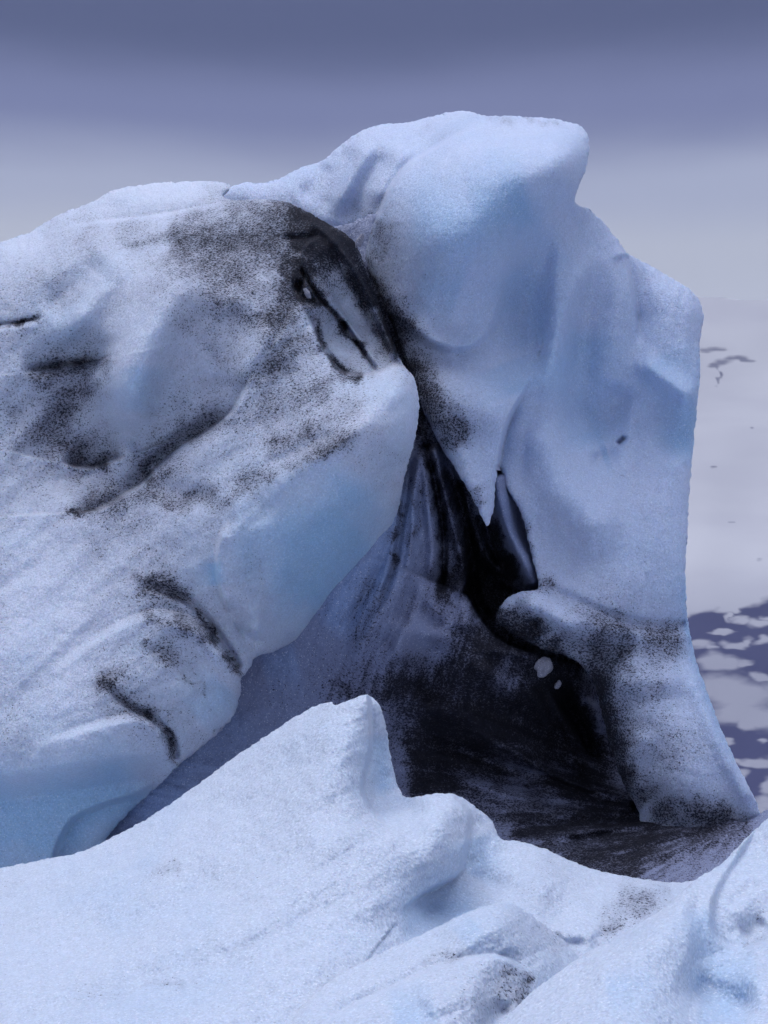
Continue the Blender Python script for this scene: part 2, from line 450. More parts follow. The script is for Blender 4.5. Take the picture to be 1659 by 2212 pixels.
A_f = [
 ('step',[(890,806),(872,794),(850,790),(800,808),(745,805),(715,780),(690,735),(668,690),(648,655)],.42,130,7,.02,.3),
 ('ridge',[(660,470),(720,520),(765,590),(805,670),(838,745),(862,795)],9,.06,.1,.1),
 ('ridge',[(648,575),(687,639),(727,683),(761,727),(815,805)],5,-.09,.1,.05), ('ridge',[(668,590),(712,650),(762,712),(818,790)],8,.035,.1,.1),
 ('ridge',[(715,540),(775,630),(820,720),(850,790)],9,-.05,.2,.05), ('ridge',[(730,530),(785,620),(832,715),(858,785)],6,.05,.1,.1),
 ('ridge',[(680,690),(700,740),(750,790)],18,.05),
 ('step',[(640,650),(660,600),(650,560),(660,530),(700,505)],-.10,60,8),
 ('ridge',[(640,600),(655,640),(690,655)],12,-.12),
 ('step',[(505,432),(440,448),(330,468),(200,482),(100,505)],.16,70,9,.02,.3),
 ('ridge',[(230,440),(330,430),(450,412)],26,.05),
 ('ridge',[(600,517),(650,512),(690,506)],6,-.035),
 ('ridge',[(-60,708),(0,703),(50,697),(100,684)],6,-.05),
 ('step',[(110,684),(50,697),(0,703),(-80,712)],.08,60,5,.3,.1),
 ('ridge',[(290,540),(220,620),(160,700),(135,770)],34,.11),
 ('ridge',[(230,550),(170,620),(90,680)],38,-.10),
 ('ridge',[(430,540),(350,660),(295,790),(265,940)],58,.28),
 ('ridge',[(500,640),(480,760),(460,880)],60,-.10), ('ridge',[(220,700),(170,810),(150,930)],56,-.08), ('ridge',[(480,620),(560,700),(640,700)],60,.05),
 ('ridge',[(600,700),(540,780),(515,850)],24,.06),
 ('step',[(560,790),(530,835),(500,890),(450,930),(400,960),(350,1000),(310,1042),(280,1062),(215,1100),(150,1107)],.36,130,10,.3,.15),
 ('ridge',[(500,885),(430,935),(350,990),(305,1030),(240,1070)],26,-.10),
 ('step',[(275,985),(240,997),(190,1011),(130,1000)],.24,90,7,.2,.3),
 ('ridge',[(240,775),(180,786),(110,797),(40,800)],14,-.07),
 ('step',[(260,768),(190,784),(110,797),(40,806)],.10,60,6,.25,.25),
 ('ridge',[(220,820),(170,850),(130,900),(110,960)],40,-.05),
 ('ridge',[(310,1045),(400,1075),(480,1070)],26,-.06),
 ('ridge',[(300,1100),(420,1120),(560,1080)],60,.05),
 ('ridge',[(740,930),(640,980),(560,1020)],14,-.035),
 ('ridge',[(850,880),(740,960),(640,1020),(540,1080)],34,.06),
 ('step',[(500,1330),(480,1290),(468,1240),(470,1180),(490,1120)],-.09,60,12),
 ('ridge',[(530,1300),(555,1335),(550,1385)],24,.10,.3,.3),
 ('ridge',[(500,1345),(560,1400)],12,-.03),
 ('ridge',[(290,1262),(350,1275),(405,1297),(450,1345),(490,1402),(520,1452)],10,-.06,.3,.05),
 ('step',[(517,1462),(482,1402),(430,1352),(365,1326),(300,1333),(200,1385),(100,1462),(20,1525)],.12,90,24,.04,.75),
 ('ridge',[(330,1345),(400,1362),(455,1400),(490,1450)],16,.06),
 ('ridge',[(300,1395),(370,1420),(430,1470),(465,1540)],22,-.035),
 ('ridge',[(225,1480),(280,1525),(335,1560),(370,1600),(382,1645)],9,-.045,.2,.05),
 ('step',[(372,1650),(366,1612),(345,1573),(300,1547),(230,1560),(120,1595),(0,1635)],.10,80,26,.05,.8),
 ('step',[(-250,1750),(-60,1712),(60,1692),(150,1680),(250,1662),(340,1655),(390,1650)],.42,330,70,0,.1),
 ('step',[(110,1880),(128,1820),(160,1770),(220,1740),(300,1715),(350,1680)],.16,160,16,.05,.2),
]
A_dirt_shade = [([(620,455),(665,475),(705,498),(745,517),(785,555)],15,1.6), ([(655,560),(690,520),(740,530)],26,1.5), ([(640,610),(650,575),(655,550)],16,1.2), ([(655,500),(720,505),(770,530)],14,1.0),  ([(350,520),(480,490),(620,490),(690,520)],70,.18), ([(420,600),(560,580),(660,600)],80,.34), ([(560,700),(620,680),(640,640)],50,.30),
 ([(140,560),(240,500),(360,480)],30,.22), ([(60,600),(140,650),(60,690)],50,.2), ([(0,740),(60,860),(60,1000),(40,1100)],90,.12), ([(250,540),(330,510),(400,505)],12,.35),
 ([(180,440),(320,420),(460,410)],42,-.5), ([(0,540),(100,510)],30,-.3), ([(320,640),(300,760),(270,880),(255,960)],45,-.38), ([(170,690),(200,640),(250,570)],24,-.3), ([(420,720),(470,820)],50,-.15),
 ([(0,1240),(200,1250)],90,-.22), ([(0,1380),(200,1400)],70,-.2), ([(560,1160),(700,1150),(820,1050)],110,-.8), ([(600,1300),(700,1250)],70,-.7), ([(520,1300),(560,1380)],30,-.6), ([(820,880),(880,900),(860,980)],40,-.35),
 ([(-100,1760),(100,1750),(330,1700)],80,-.9), ([(100,1640),(300,1620)],26,-.35), ([(420,1560),(500,1520)],40,-.3), ([(240,1440),(100,1520)],40,-.1), ([(440,1210),(470,1270)],30,-.2), ([(700,750),(740,790)],16,-.3), ([(740,640),(790,720)],14,-.5),
 ([(440,465),(520,450),(600,455),(680,490),(740,520)],40,.20), ([(620,450),(680,478),(730,505),(772,540)],18,1.2),
 ([(690,500),(750,560),(800,640),(838,720),(868,790)],20,1.6), ([(650,560),(690,535),(740,560)],24,.8), ([(770,560),(815,640),(850,730),(875,795)],9,1.4),
 ([(600,600),(640,600),(670,560)],48,.7), ([(640,650),(665,640),(700,662)],16,1.2), ([(655,600),(640,640),(655,660)],12,1.0),
 ([(668,680),(690,735),(715,780),(745,804),(790,808)],9,1.5), ([(650,585),(687,639),(727,683),(761,727),(812,795)],5,1.6),
 ([(705,620),(745,670),(785,745)],14,-.2), ([(690,700),(720,740),(760,785)],14,-.15), ([(560,620),(500,600),(400,560),(330,540)],70,.36),
 ([(330,530),(420,520),(560,520),(640,510)],26,.25), ([(600,517),(650,512),(700,504)],8,1.0),
 ([(520,640),(480,720),(430,780)],80,.24), ([(640,680),(600,760),(540,850)],50,.32),
 ([(-20,704),(50,696),(95,684)],4,1.4), ([(40,800),(130,802),(200,790),(262,768)],20,.40), ([(150,790),(240,772)],4,.5), ([(60,810),(140,840),(180,830),(250,800)],34,.40),  # first stroke paints the left crack's thin shadow line
 ([(220,820),(160,860),(130,930),(140,1000)],46,.36), ([(140,1000),(190,1008),(245,990)],34,.5), ([(170,1008),(250,996)],6,.6), ([(20,850),(90,960),(100,1040)],80,.16),
 ([(500,870),(440,915),(380,950),(320,1000),(290,1040)],34,.7), ([(330,1010),(260,1060),(170,1090)],34,.5), ([(130,1105),(170,1104),(215,1099)],6,1.0),
 ([(480,900),(560,870),(660,840),(720,820)],44,.34), ([(560,960),(640,950),(690,930)],26,.55), ([(380,1075),(480,1085),(560,1030),(680,985),(790,925)],22,.50),
 ([(300,1055),(350,1080),(430,1100)],20,.5), ([(100,1150),(300,1130),(450,1140)],60,.06), ([(800,900),(700,900),(620,920)],60,.18),
 ([(270,1245),(350,1262),(420,1300)],24,.65), ([(410,1298),(450,1345),(490,1402),(522,1455)],4,1.0), ([(300,1240),(330,1250),(380,1270)],40,.28),
 ([(290,1335),(370,1345),(420,1362),(485,1398)],22,.75), ([(430,1340),(480,1400),(512,1460),(517,1475)],5,.9), ([(300,1395),(340,1400),(370,1425),(385,1445)],16,.55),
 ([(385,1445),(430,1490),(460,1545)],5,.5), ([(205,1450),(255,1500),(300,1525),(350,1550)],26,.8), ([(300,1528),(350,1570),(375,1610),(385,1665)],6,.6), ([(330,1560),(360,1600),(372,1640)],14,.25),
 ([(225,1460),(260,1480)],24,.4), ([(350,1575),(370,1620),(375,1655)],9,.7), ([(0,1600),(60,1580)],60,.15),
 ([(700,820),(735,835)],30,.25), ([(460,1590),(495,1560)],8,.5)]
A_clear = [([(480,1180),(600,1170),(720,1120),(800,1010)],90,.75), ([(560,1280),(700,1250),(800,1150)],80,.75), ([(460,1210),(466,1270)],18,.7),
 ([(-200,1780),(50,1780),(200,1760),(350,1700)],110,1.2), ([(300,780),(290,900)],50,.35), ([(420,1560),(500,1480)],50,.5), ([(60,620),(180,740)],60,.2)]
keep(tag(body('flank', A_out, A_pts, A_f, M_ICE, berg, A_dirt_shade, A_clear, back=1.2, amb=.32, seed=3, fk=1.45, micro=.8, dmod=A_mod, streak=A_streak),
    'broad folded left flank with grey silt bands'))

# ---- brow and right wall
B_out = [(400,450,20),(470,415,20),(520,396,36),(560,396,46),(600,386,60),(650,362,65),(700,345,55),(730,318,55),(765,292,60),(800,275,60),
 (830,268,65),(890,262,75),(930,252,75),(970,243,70),(1010,240,60),(1050,250,55),(1090,251,55),(1140,252,55),(1190,256,55),(1230,264,45),
 (1256,273,40),(1270,295,42),(1273,325,45),(1267,360,45),(1252,400,30),(1243,437,12),(1275,453,55),(1310,488,60),(1345,533,50),(1358,549,24),
 (1400,570,60),(1450,600,70),(1495,630,65),(1516,662,55),(1520,690,55),(1512,740,55),(1513,800,55),(1508,860,55),(1498,960,55),(1490,1060,50),
 (1484,1160,45),(1481,1230,40),(1484,1320,38),(1491,1370,38),(1505,1430,40),(1526,1490,42),(1552,1560,42),(1592,1650,30),(1642,1757,10),
 (1640,1850,8),(1500,1850,8),(1400,1800,8),(1376,1745,18),(1345,1690,34),(1318,1610,34),(1300,1540,30),(1280,1470,30),(1240,1425,22),(1190,1408,20),
 (1158,1396,18),(1100,1365,28),(1072,1338,28),(1086,1302,28),(1118,1280,24),(1158,1274,12),(1164,1260,14),(1147,1196,22),(1126,1110,26),
 (1092,1050,24),(1077,1000,8),(1071,1040,16),(1066,1100,12),(1053,1136,4),(1042,1119,12),(1018,1070,22),(988,1020,30),(955,970,40),
 (925,910,40),(900,850,40),(872,770,40),(838,680,36),(803,600,28),(780,560,20),(773,520,14),(740,540,10),(650,560,10),(400,560,10)]
B_pts = [(400,450,14.4),(520,400,14.2),(600,400,14.0),(700,350,14.0),(650,470,13.8),(700,450,13.6),(760,500,13.3),(830,275,13.9),(800,380,13.3),(780,470,13.1),
 (900,270,13.9),(1000,250,13.8),(1120,255,13.6),(1250,275,13.4),(1000,320,12.75),(1120,330,12.5),(1220,330,12.45),(900,400,12.55),(1000,420,12.15),(1100,420,12.1),(1210,400,12.35),
 (850,550,12.6),(950,520,11.9),(1040,520,11.95),(900,650,12.42),(980,680,12.38),(1050,650,12.45),
 (1120,560,12.5),(1180,500,12.62),(1150,700,12.7),(1220,560,12.95),(1230,460,12.9),
 (1300,540,13.1),(1290,640,12.85),(1350,700,12.95),(1250,800,12.75),(1440,700,12.9),(1500,700,13.0),(1400,800,12.85),(1470,880,12.65),(1400,950,12.7),(1300,900,12.85),(1200,880,12.45),
 (1150,1000,12.3),(1150,1150,12.35),(1250,1080,12.3),(1400,1100,12.3),(1470,1100,12.35),(1200,1240,12.2),(1350,1250,12.0),(1460,1250,12.1),
 (900,800,12.4),(1000,850,12.05),(1060,880,11.98),(1000,960,12.08),(1050,1040,11.98),(1058,1120,11.98),(1110,800,12.35),
 (1150,1300,11.95),(1250,1350,11.85),(1400,1400,11.9),(1480,1420,12.0),(1100,1330,12.05),(1200,1400,12.05),(1300,1450,11.95),(1400,1550,11.65),(1500,1500,11.8),
 (1340,1650,11.95),(1450,1690,11.5),(1550,1680,11.45),(1610,1740,11.55),(1400,1740,11.8),(1500,1790,11.5),(1640,1850,11.7),(1450,1850,11.7)]
B_f = [
 ('step',[(1040,262),(990,290),(940,318),(885,355),(848,400),(824,450),(803,492),(785,545),(775,590)],.30,70,13,.3,.0),
 ('ridge',[(850,320),(785,400),(745,490)],24,-.09), ('ridge',[(900,300),(830,370),(795,450)],24,.07), ('ridge',[(770,310),(720,400),(690,470)],26,-.06), ('ridge',[(810,300),(755,390),(715,470)],22,.05),
 ('ridge',[(705,345),(680,400),(640,430)],20,-.05), ('ridge',[(790,500),(765,512),(768,530)],10,-.12),
 ('step',[(840,660),(880,705),(935,745),(1000,757),(1055,722),(1085,650),(1095,580),(1110,530)],.10,75,26,.2,.35),
 ('ridge',[(880,690),(930,735),(990,748)],26,.03),
 ('step',[(1058,1160),(1076,1016),(1084,960),(1100,905),(1130,850),(1150,800)],.30,90,9,.5,.35),
 ('ridge',[(1190,430),(1155,530),(1135,620),(1135,760),(1115,880)],50,-.12,.3,.3),
 ('ridge',[(1225,470),(1205,600),(1190,760),(1175,880)],26,.05,.2,.3),
 ('ridge',[(1310,560),(1265,700),(1250,850),(1290,980)],44,-.12), ('ridge',[(1290,520),(1230,640),(1200,800),(1190,920)],26,.06),
 ('ridge',[(1350,545),(1368,630),(1378,720),(1372,790)],26,-.05,.05,.3),
 ('step',[(1382,760),(1376,700),(1366,620),(1350,550),(1335,500)],.10,60,14,.3,.5),
 ('ridge',[(1370,770),(1440,822),(1515,874)],24,.10), ('ridge',[(1380,860),(1440,920),(1480,1000)],50,-.05),
 ('ridge',[(1340,820),(1320,900),(1300,985)],40,-.08), ('ridge',[(1296,990),(1312,982)],20,-.09,0,0), ('ridge',[(1338,956),(1347,948)],5,-.08,0,0),
 ('ridge',[(1150,860),(1180,1000),(1250,1110),(1350,1190)],55,.11),
 ('ridge',[(1170,1268),(1215,1288),(1280,1322),(1350,1346),(1420,1356),(1490,1356)],16,-.05,.1,.05),
 ('step',[(1490,1350),(1420,1350),(1350,1341),(1280,1315),(1215,1280)],.05,60,16,.05,.3),
 ('ridge',[(1110,1300),(1180,1320),(1260,1375)],26,.07), ('ridge',[(1200,1395),(1300,1410),(1400,1380)],26,-.06), ('ridge',[(1300,1480),(1400,1470),(1500,1460)],34,.05),
 ('ridge',[(1155,1330),(1160,1380)],10,-.05),
 ('ridge',[(1480,1420),(1525,1530),(1575,1640),(1625,1745)],22,.05,.2,.1), ('ridge',[(1395,1560),(1370,1650),(1390,1740)],30,.05),
]
B_dirt_shade = [([(1380,1768),(1500,1778),(1640,1768)],28,.6), ([(772,530),(800,612),(838,692),(875,785),(912,865)],13,1.3), ([(1100,1060),(1135,1140),(1158,1230)],9,.7), ([(1250,1390),(1400,1410),(1490,1430)],70,.34), ([(1360,1480),(1420,1600),(1480,1700)],100,.34), ([(1400,1730),(1500,1735),(1600,1745)],24,.4), ([(1180,1270),(1240,1300)],30,.2), ([(800,490),(822,440),(840,400)],22,.35), ([(785,560),(830,540),(822,470)],30,.55), ([(770,520),(785,500),(800,485)],9,1.1), ([(740,480),(780,470),(800,450)],30,.38),  # second stroke paints the shade of the deep crevice beside the flank
 ([(800,610),(840,690),(880,770),(920,850),(960,930),(1000,1000)],30,.95), ([(800,600),(850,640),(880,690),(930,740)],32,.42), ([(840,680),(870,690),(900,712)],7,.8),
 ([(880,760),(930,830),(990,900),(1030,980)],36,.42), ([(1020,1040),(1045,1100)],16,.7), ([(990,900),(1000,980)],20,.3),
 ([(990,250),(1060,256),(1150,262),(1240,275)],10,.45), ([(940,262),(900,290)],14,.22), 
 ([(1155,1262),(1180,1262),(1200,1270)],14,.7), ([(1080,1300),(1075,1335),(1100,1362),(1155,1390)],26,1.3), ([(1140,1330),(1160,1390),(1230,1412)],24,1.0),
 ([(1200,1300),(1320,1350),(1420,1362),(1500,1372)],24,.5), ([(1090,1310),(1140,1350),(1180,1390)],36,.8), ([(1380,1375),(1450,1385),(1500,1400)],34,.32), ([(1180,1385),(1280,1415),(1380,1400)],40,.65),
 ([(1250,1425),(1290,1480),(1310,1560),(1330,1640),(1365,1730)],24,1.5), ([(1290,1440),(1350,1480),(1450,1480)],40,.42), ([(1340,1660),(1360,1700),(1400,1740)],34,.7),
 ([(1330,1560),(1350,1620)],30,.5), ([(1400,1745),(1500,1750),(1600,1755)],24,.45), ([(1343,951),(1344,952)],4,.6), ([(1330,1020),(1345,1032)],4,.5),
 ([(1250,1240),(1400,1300)],60,.12), ([(1450,1560),(1500,1650)],70,.16)]
B_clear = [([(860,480),(960,480),(1080,480),(1180,430)],100,.55), ([(1110,560),(1150,640),(1180,760)],70,.45), ([(1000,640),(900,600)],60,.45),
 ([(1250,700),(1260,850),(1300,980)],80,.65), ([(1400,760),(1480,900),(1440,1000)],70,.6), ([(1300,985),(1315,980)],30,.5), ([(1495,1200),(1490,1300),(1515,1430),(1560,1540),(1610,1670)],20,1.0),
 ([(1000,420),(1150,400)],60,.3), ([(1080,780),(1110,860)],60,.5)]
keep(tag(body('overhang', B_out, B_pts, B_f, M_WALL, berg, B_dirt_shade, B_clear, back=1.3, amb=.05, seed=23, fk=1.8, micro=.7, streak=B_streak),
    'smooth blue brow and wall with a pointed tongue hanging over the hollow'))

# ---- dark hollow, pleated channel and silty floor
D_out = [(640,560,10),(760,480,10),(860,480,10),(1000,700,10),(1250,1100,10),(1420,1300,10),(1450,1600,10),(1560,1740,10),(1600,1775,5),(1642,1758,10),(1659,1748,10),(1720,1730,10),(1900,1700,10),
 (1900,2250,10),(60,2250,10),(100,1700,10),(400,1400,10),(540,1200,10),(600,900,10)]
D_pts = [(700,520,13.3),(800,560,13.0),(870,800,12.9),(900,900,12.7),(930,1000,12.5),(990,1200,12.35),(850,1100,11.98),(800,1250,11.85),(745,1330,11.8),(1030,1160,13.0),(1095,1100,12.65),(1135,1220,12.5),(1080,1260,12.9),(1250,1200,13.0),
 (1000,1310,12.15),(950,1350,11.9),(850,1400,11.8),(700,1450,11.95),(550,1500,12.0),(400,1650,11.8),(250,1800,12.0),(100,1820,12.4),(100,2000,12.2),(200,1900,12.1),(80,2250,11.8),(1050,1420,11.95),(1150,1450,12.2),
 (1000,1550,12.3),(850,1650,12.2),(1100,1600,12.5),(1250,1550,12.8),(1340,1690,12.8),(1220,1650,12.7),(1080,1700,12.2),(1200,1750,12.1),(1400,1775,11.75),(1480,1778,11.55),(1560,1782,11.42),
 (1650,1757,11.55),(1200,1850,11.2),(1400,1850,11.0),(1600,1850,10.8),(1300,1950,10.5),(800,1900,11.2),(1800,1740,11.8),(1800,1950,10.6),(600,2200,10.8),(1300,2200,9.4)]
D_f = [('ridge',[(1070,1020),(1092,1130),(1128,1210),(1160,1270)],22,.25,.05,.05), ('ridge',[(1100,1300),(1130,1350)],24,.12), 
 ('ridge',[(885,985),(872,1090),(858,1190),(835,1270),(800,1340)],8,-.07,.1,.3), ('ridge',[(905,970),(895,1080),(888,1180),(870,1270)],8,.05,.1,.2),
 ('ridge',[(912,960),(925,1080),(936,1180),(926,1265)],14,.10,.1,.15), ('ridge',[(918,950),(948,1080),(958,1190),(950,1290)],8,-.12,.05,.1),
 ('ridge',[(935,960),(972,1100),(1000,1200),(1003,1250),(985,1290)],15,.16,.05,.1), ('ridge',[(960,990),(1005,1120),(1018,1220),(1030,1300),(1070,1350)],12,-.14,.1,.1),
 ('ridge',[(990,1050),(1035,1170),(1070,1225),(1130,1272)],14,.10), ('ridge',[(1045,1110),(1065,1190),(1100,1230)],8,-.08), ('ridge',[(1060,1240),(1090,1262),(1120,1270)],8,.07),
 ('ridge',[(860,1100),(830,1200),(780,1300),(720,1390)],12,-.04), ('ridge',[(880,1190),(840,1290),(790,1380),(750,1470)],20,.05), ('ridge',[(900,1240),(870,1330),(820,1420)],14,-.05),
 ('step',[(1165,1412),(1110,1395),(1070,1372),(1035,1330),(1012,1290),(995,1280)],.50,90,8,.1,.03),
 ('ridge',[(930,1300),(918,1325),(940,1345),(965,1340)],14,-.045), ('ridge',[(1000,1285),(1010,1320),(1000,1370)],22,.10), ('ridge',[(870,1330),(860,1400),(870,1440)],24,.06),
 ('ridge',[(1020,1400),(1100,1410),(1160,1425),(1240,1440)],12,.08), ('ridge',[(940,1370),(930,1450),(900,1520)],40,-.10),
 ('ridge',[(1180,1480),(1220,1560),(1260,1640),(1300,1700)],12,.10), ('ridge',[(1200,1480),(1250,1570),(1290,1660)],18,-.14), ('ridge',[(1240,1440),(1260,1500),(1300,1580)],14,.08),
 ('ridge',[(960,1560),(1100,1620),(1230,1690),(1380,1745)],18,.12,.3,.05), ('ridge',[(870,1520),(980,1540),(1110,1590),(1200,1650)],26,.10), ('ridge',[(900,1590),(1040,1640),(1180,1700)],16,-.08), ('ridge',[(1000,1430),(1080,1470),(1140,1540)],22,.09), ('ridge',[(1110,1440),(1170,1530),(1200,1610)],16,.08), ('ridge',[(1100,1640),(1230,1700),(1400,1750),(1560,1776)],9,-.06,.2,.05),
 ('ridge',[(900,1640),(1060,1680),(1200,1720)],14,-.05), ('ridge',[(1100,1790),(1260,1775),(1420,1770),(1560,1778)],12,-.07), ('ridge',[(1180,1830),(1350,1800),(1500,1775)],12,-.05),
 ('ridge',[(1180,1810),(1330,1785),(1450,1775)],8,.04), ('ridge',[(1300,1870),(1450,1820),(1580,1780)],14,-.05), ('ridge',[(1340,1860),(1480,1830),(1620,1790)],10,.04)]
def D_streak(U, V):
    # long thin flutes fanning along the melt channel
    a = fbm(U*1.0+V*.42, V*.10, 15, 3, 77, .6)*0.010*sm((1500-V)/200)
    b = fbm((V-U*.18)*1.0, U*.12, 16, 3, 57, .6)*0.012*sm((V-1600)/100)
    return a+b
D_dirt_shade = [([(1380,1752),(1450,1768),(1540,1776),(1640,1766)],9,1.0), ([(1076,1050),(1097,1130),(1130,1200),(1152,1255)],20,-2.2), ([(960,1615),(1010,1612)],26,-.5), ([(1190,1560),(1220,1620),(1245,1665)],9,-1.0), ([(1262,1500),(1290,1545),(1314,1590)],10,-1.1),  # first stroke paints a shadow along the foot of the wall
 ([(870,1360),(930,1400),(960,1440)],44,-.6), ([(1063,1700),(1180,1725),(1290,1752)],20,-.45), ([(950,1310),(1000,1300),(1040,1350)],18,-.5), ([(1350,1830),(1500,1805),(1640,1770)],50,.35),([(760,540),(850,740),(900,900),(940,1000)],30,1.5), ([(872,1000),(862,1100),(852,1190),(838,1270)],9,1.1), ([(918,960),(946,1080),(957,1190),(950,1290)],9,1.1),
 ([(893,1000),(898,1120),(885,1230)],9,.5), ([(930,960),(975,1100),(1003,1200),(1010,1260)],14,.6), ([(975,1000),(1015,1140),(1030,1260),(1060,1340)],26,1.6), ([(1040,1100),(1080,1180),(1130,1260)],30,1.4),
 ([(1060,1180),(1080,1300),(1140,1360)],44,1.5), ([(985,1290),(950,1280),(975,1240)],18,.9), ([(960,1240),(975,1290)],16,.8), ([(830,1240),(800,1320),(760,1420)],30,.45), ([(740,1510),(810,1470),(900,1480)],40,.55),
 ([(800,1500),(950,1480),(1100,1460)],70,.9), ([(700,1530),(760,1480)],40,.5), ([(1010,1340),(1060,1390),(1160,1420),(1260,1450)],24,1.0), ([(940,1400),(1000,1430),(1080,1450)],40,.7),
 ([(850,1560),(1000,1570),(1150,1540),(1280,1500)],90,1.5), ([(860,1640),(1000,1620),(1100,1600)],70,1.3), ([(1150,1450),(1250,1600),(1330,1700)],80,1.5), ([(880,1700),(1000,1690)],40,1.0),
 ([(1150,1660),(1280,1720),(1390,1750)],20,1.2), ([(1000,1700),(1200,1740),(1400,1760),(1600,1775)],50,.5), ([(1100,1790),(1300,1775),(1450,1775)],26,1.1), ([(1080,1810),(1250,1830),(1400,1850)],50,.85),
 ([(1200,1860),(1400,1820),(1560,1782)],16,.8), ([(1300,1880),(1480,1850),(1659,1770)],40,.42), ([(1240,1880),(1400,1890)],40,.7), ([(640,1460),(560,1500)],50,.12)]
D_clear = [([(878,1010),(862,1120),(820,1230),(760,1310),(690,1370)],45,.9), ([(1076,1050),(1097,1130),(1130,1200),(1152,1255)],18,.3), ([(500,1480),(400,1620),(260,1790)],90,.9), ([(560,1440),(650,1420)],50,.8), ([(800,1200),(760,1290),(700,1370)],50,.5)]
keep(tag(body('hollow', D_out, D_pts, D_f, M_DARK, berg, D_dirt_shade, D_clear, back=1.4, amb=.16, seed=43, streak=D_streak, roundk=.6, dk=1.0, fk=1.9, micro=1.2, dmod=D_mod),
    'black silt-lined hollow with pleated melt channel and fluted floor'))

# ---- pale stones of ice on the silt
def chunk(name, u, v, d, r, sq, rot, label, mat, seed):
    random.seed(seed)
    import bmesh
    bm = bmesh.new(); bmesh.ops.create_icosphere(bm, subdivisions=4, radius=1)
    from mathutils import noise, Matrix
    for x in bm.verts:
        n = noise.noise(x.co*1.3+Vector((seed, 0, 0)))*.35+noise.noise(x.co*3.5)*.12+noise.noise(x.co*9)*.03
        x.co = x.co*(1+n)
        x.co.x *= sq[0]; x.co.y *= sq[1]; x.co.z *= sq[2]
    bmesh.ops.transform(bm, matrix=Matrix.Rotation(rot, 4, 'Y') @ Matrix.Scale(r, 4), verts=bm.verts)
    me = bpy.data.meshes.new(name); bm.to_mesh(me); bm.free()
    for p in me.polygons: p.use_smooth = True
    at = me.attributes.new('dirt', 'FLOAT', 'POINT'); at.data.foreach_set('value', np.full(len(me.vertices), .22, np.float32))
    me.attributes.new('clear', 'FLOAT', 'POINT')
    me.materials.append(mat)
    o = bpy.data.objects.new(name, me); S.collection.objects.link(o)
    o.location = world([u], [v], [d])[0]
    return tag(o, label, 'ice chunk')
GP = 'loose ice chunks caught on the iceberg'
M_CHUNK = ice_material('pale_chunk_ice', (0.25, 0.25, 0.30, 1), (0.2, 0.23, 0.32, 1), sss=0)
chunk('ice_chunk', 1174, 1440, 12.0, .072, (.85,.6,1.0), .55, 'largest pale grey ice chunk, oval, lying on the black silt of the hollow', M_CHUNK, 4)
chunk('ice_chunk', 1205, 1479, 12.1, .036, (.6,.6,1.0), .5, 'small broken ice chunk just below the oval one in the hollow', M_CHUNK, 9)
chunk('ice_chunk', 777, 520, 12.42, .05, (.5,.5,1.2), .4, 'small grey wedge of ice jammed where the dark crest meets the brow', M_CHUNK, 15)
chunk('ice_chunk', 664, 634, 12.08, .034, (.6,.5,1.3), -.5, 'small wedge of ice in a black notch on the left flank', M_CHUNK, 12)

# ------------------------------------------------------------------ foreground ice
G1_out = [(-260,1930,40),(-100,1895,40),(0,1875,40),(100,1855,40),(180,1838,40),(260,1800,40),(340,1755,40),(420,1700,40),(500,1640,40),(560,1600,40),(620,1560,40),
 (680,1525,30),(714,1517,14),(723,1523,10),(760,1511,24),(795,1502,24),(820,1525,24),(834,1570,22),(843,1630,20),(858,1690,18),(875,1722,12),(920,1717,26),(960,1713,30),
 (992,1720,30),(1030,1745,28),(1064,1775,22),(1080,1810,18),(1130,1819,30),(1180,1835,36),(1240,1862,40),(1290,1880,40),(1380,1898,40),(1480,1905,40),(1600,1880,40),
 (1800,1880,40),(1800,2500,20),(-260,2500,20)]
G1_pts = [(-260,1930,8.6),(0,1875,8.5),(260,1800,8.5),(500,1640,8.6),(700,1520,8.5),(795,1510,8.3),(840,1620,8.5),(873,1720,8.45),(900,1720,8.1),(960,1718,8.0),(1080,1812,8.2),(1290,1882,8.3),(1480,1905,8.4),
 (0,2000,7.6),(300,1900,7.7),(600,1720,7.95),(760,1620,8.0),(780,1730,7.85),(700,1850,7.35),(940,1790,7.6),(1040,1830,7.95),(1060,1900,7.8),(300,2050,6.9),(600,1980,6.9),(850,1900,7.25),(930,1960,7.4),
 (1150,1930,7.6),(1350,1950,7.75),(0,2150,6.5),(300,2200,6.1),(600,2120,6.35),(900,2060,6.9),(1250,2050,7.3),(1450,1950,7.8),(0,2400,5.5),(800,2400,5.6),(1400,2400,6.2),(1800,2000,7.6),(1800,2400,6)]
G1_f = [
 ('step',[(850,1790),(800,1745),(782,1700),(800,1620),(800,1560),(796,1490)],.20,60,12,.2,.0),
 ('step',[(860,1985),(900,1940),(985,1890),(1003,1850),(1012,1800),(1015,1760),(985,1720),(960,1700)],.21,90,13,.25,.0),
 ('ridge',[(800,1745),(860,1728),(960,1716)],16,.04), ('ridge',[(860,1960),(940,1925),(1000,1930),(1090,1950)],50,-.035),
 ('ridge',[(1010,1880),(1100,1920),(1180,1950),(1260,2010)],26,-.05), ('ridge',[(1200,2040),(1240,2010),(1300,2030)],26,.06), ('ridge',[(1170,2005),(1222,2034),(1280,2040)],10,-.02),
 ('ridge',[(100,1960),(350,1880),(560,1760)],60,.05), ('ridge',[(0,2080),(250,2010),(450,1930),(620,1890)],50,-.05), ('ridge',[(200,2130),(450,2080),(650,2000),(800,1930)],60,-.05),
 ('ridge',[(250,2090),(480,2030),(700,1940)],34,.04), ('ridge',[(0,2190),(250,2145),(440,2125),(520,2095),(600,2060)],30,-.025),
 ('ridge',[(380,1800),(560,1690),(700,1600)],50,-.035), ('ridge',[(640,1850),(760,1800),(900,1830)],40,.04)]
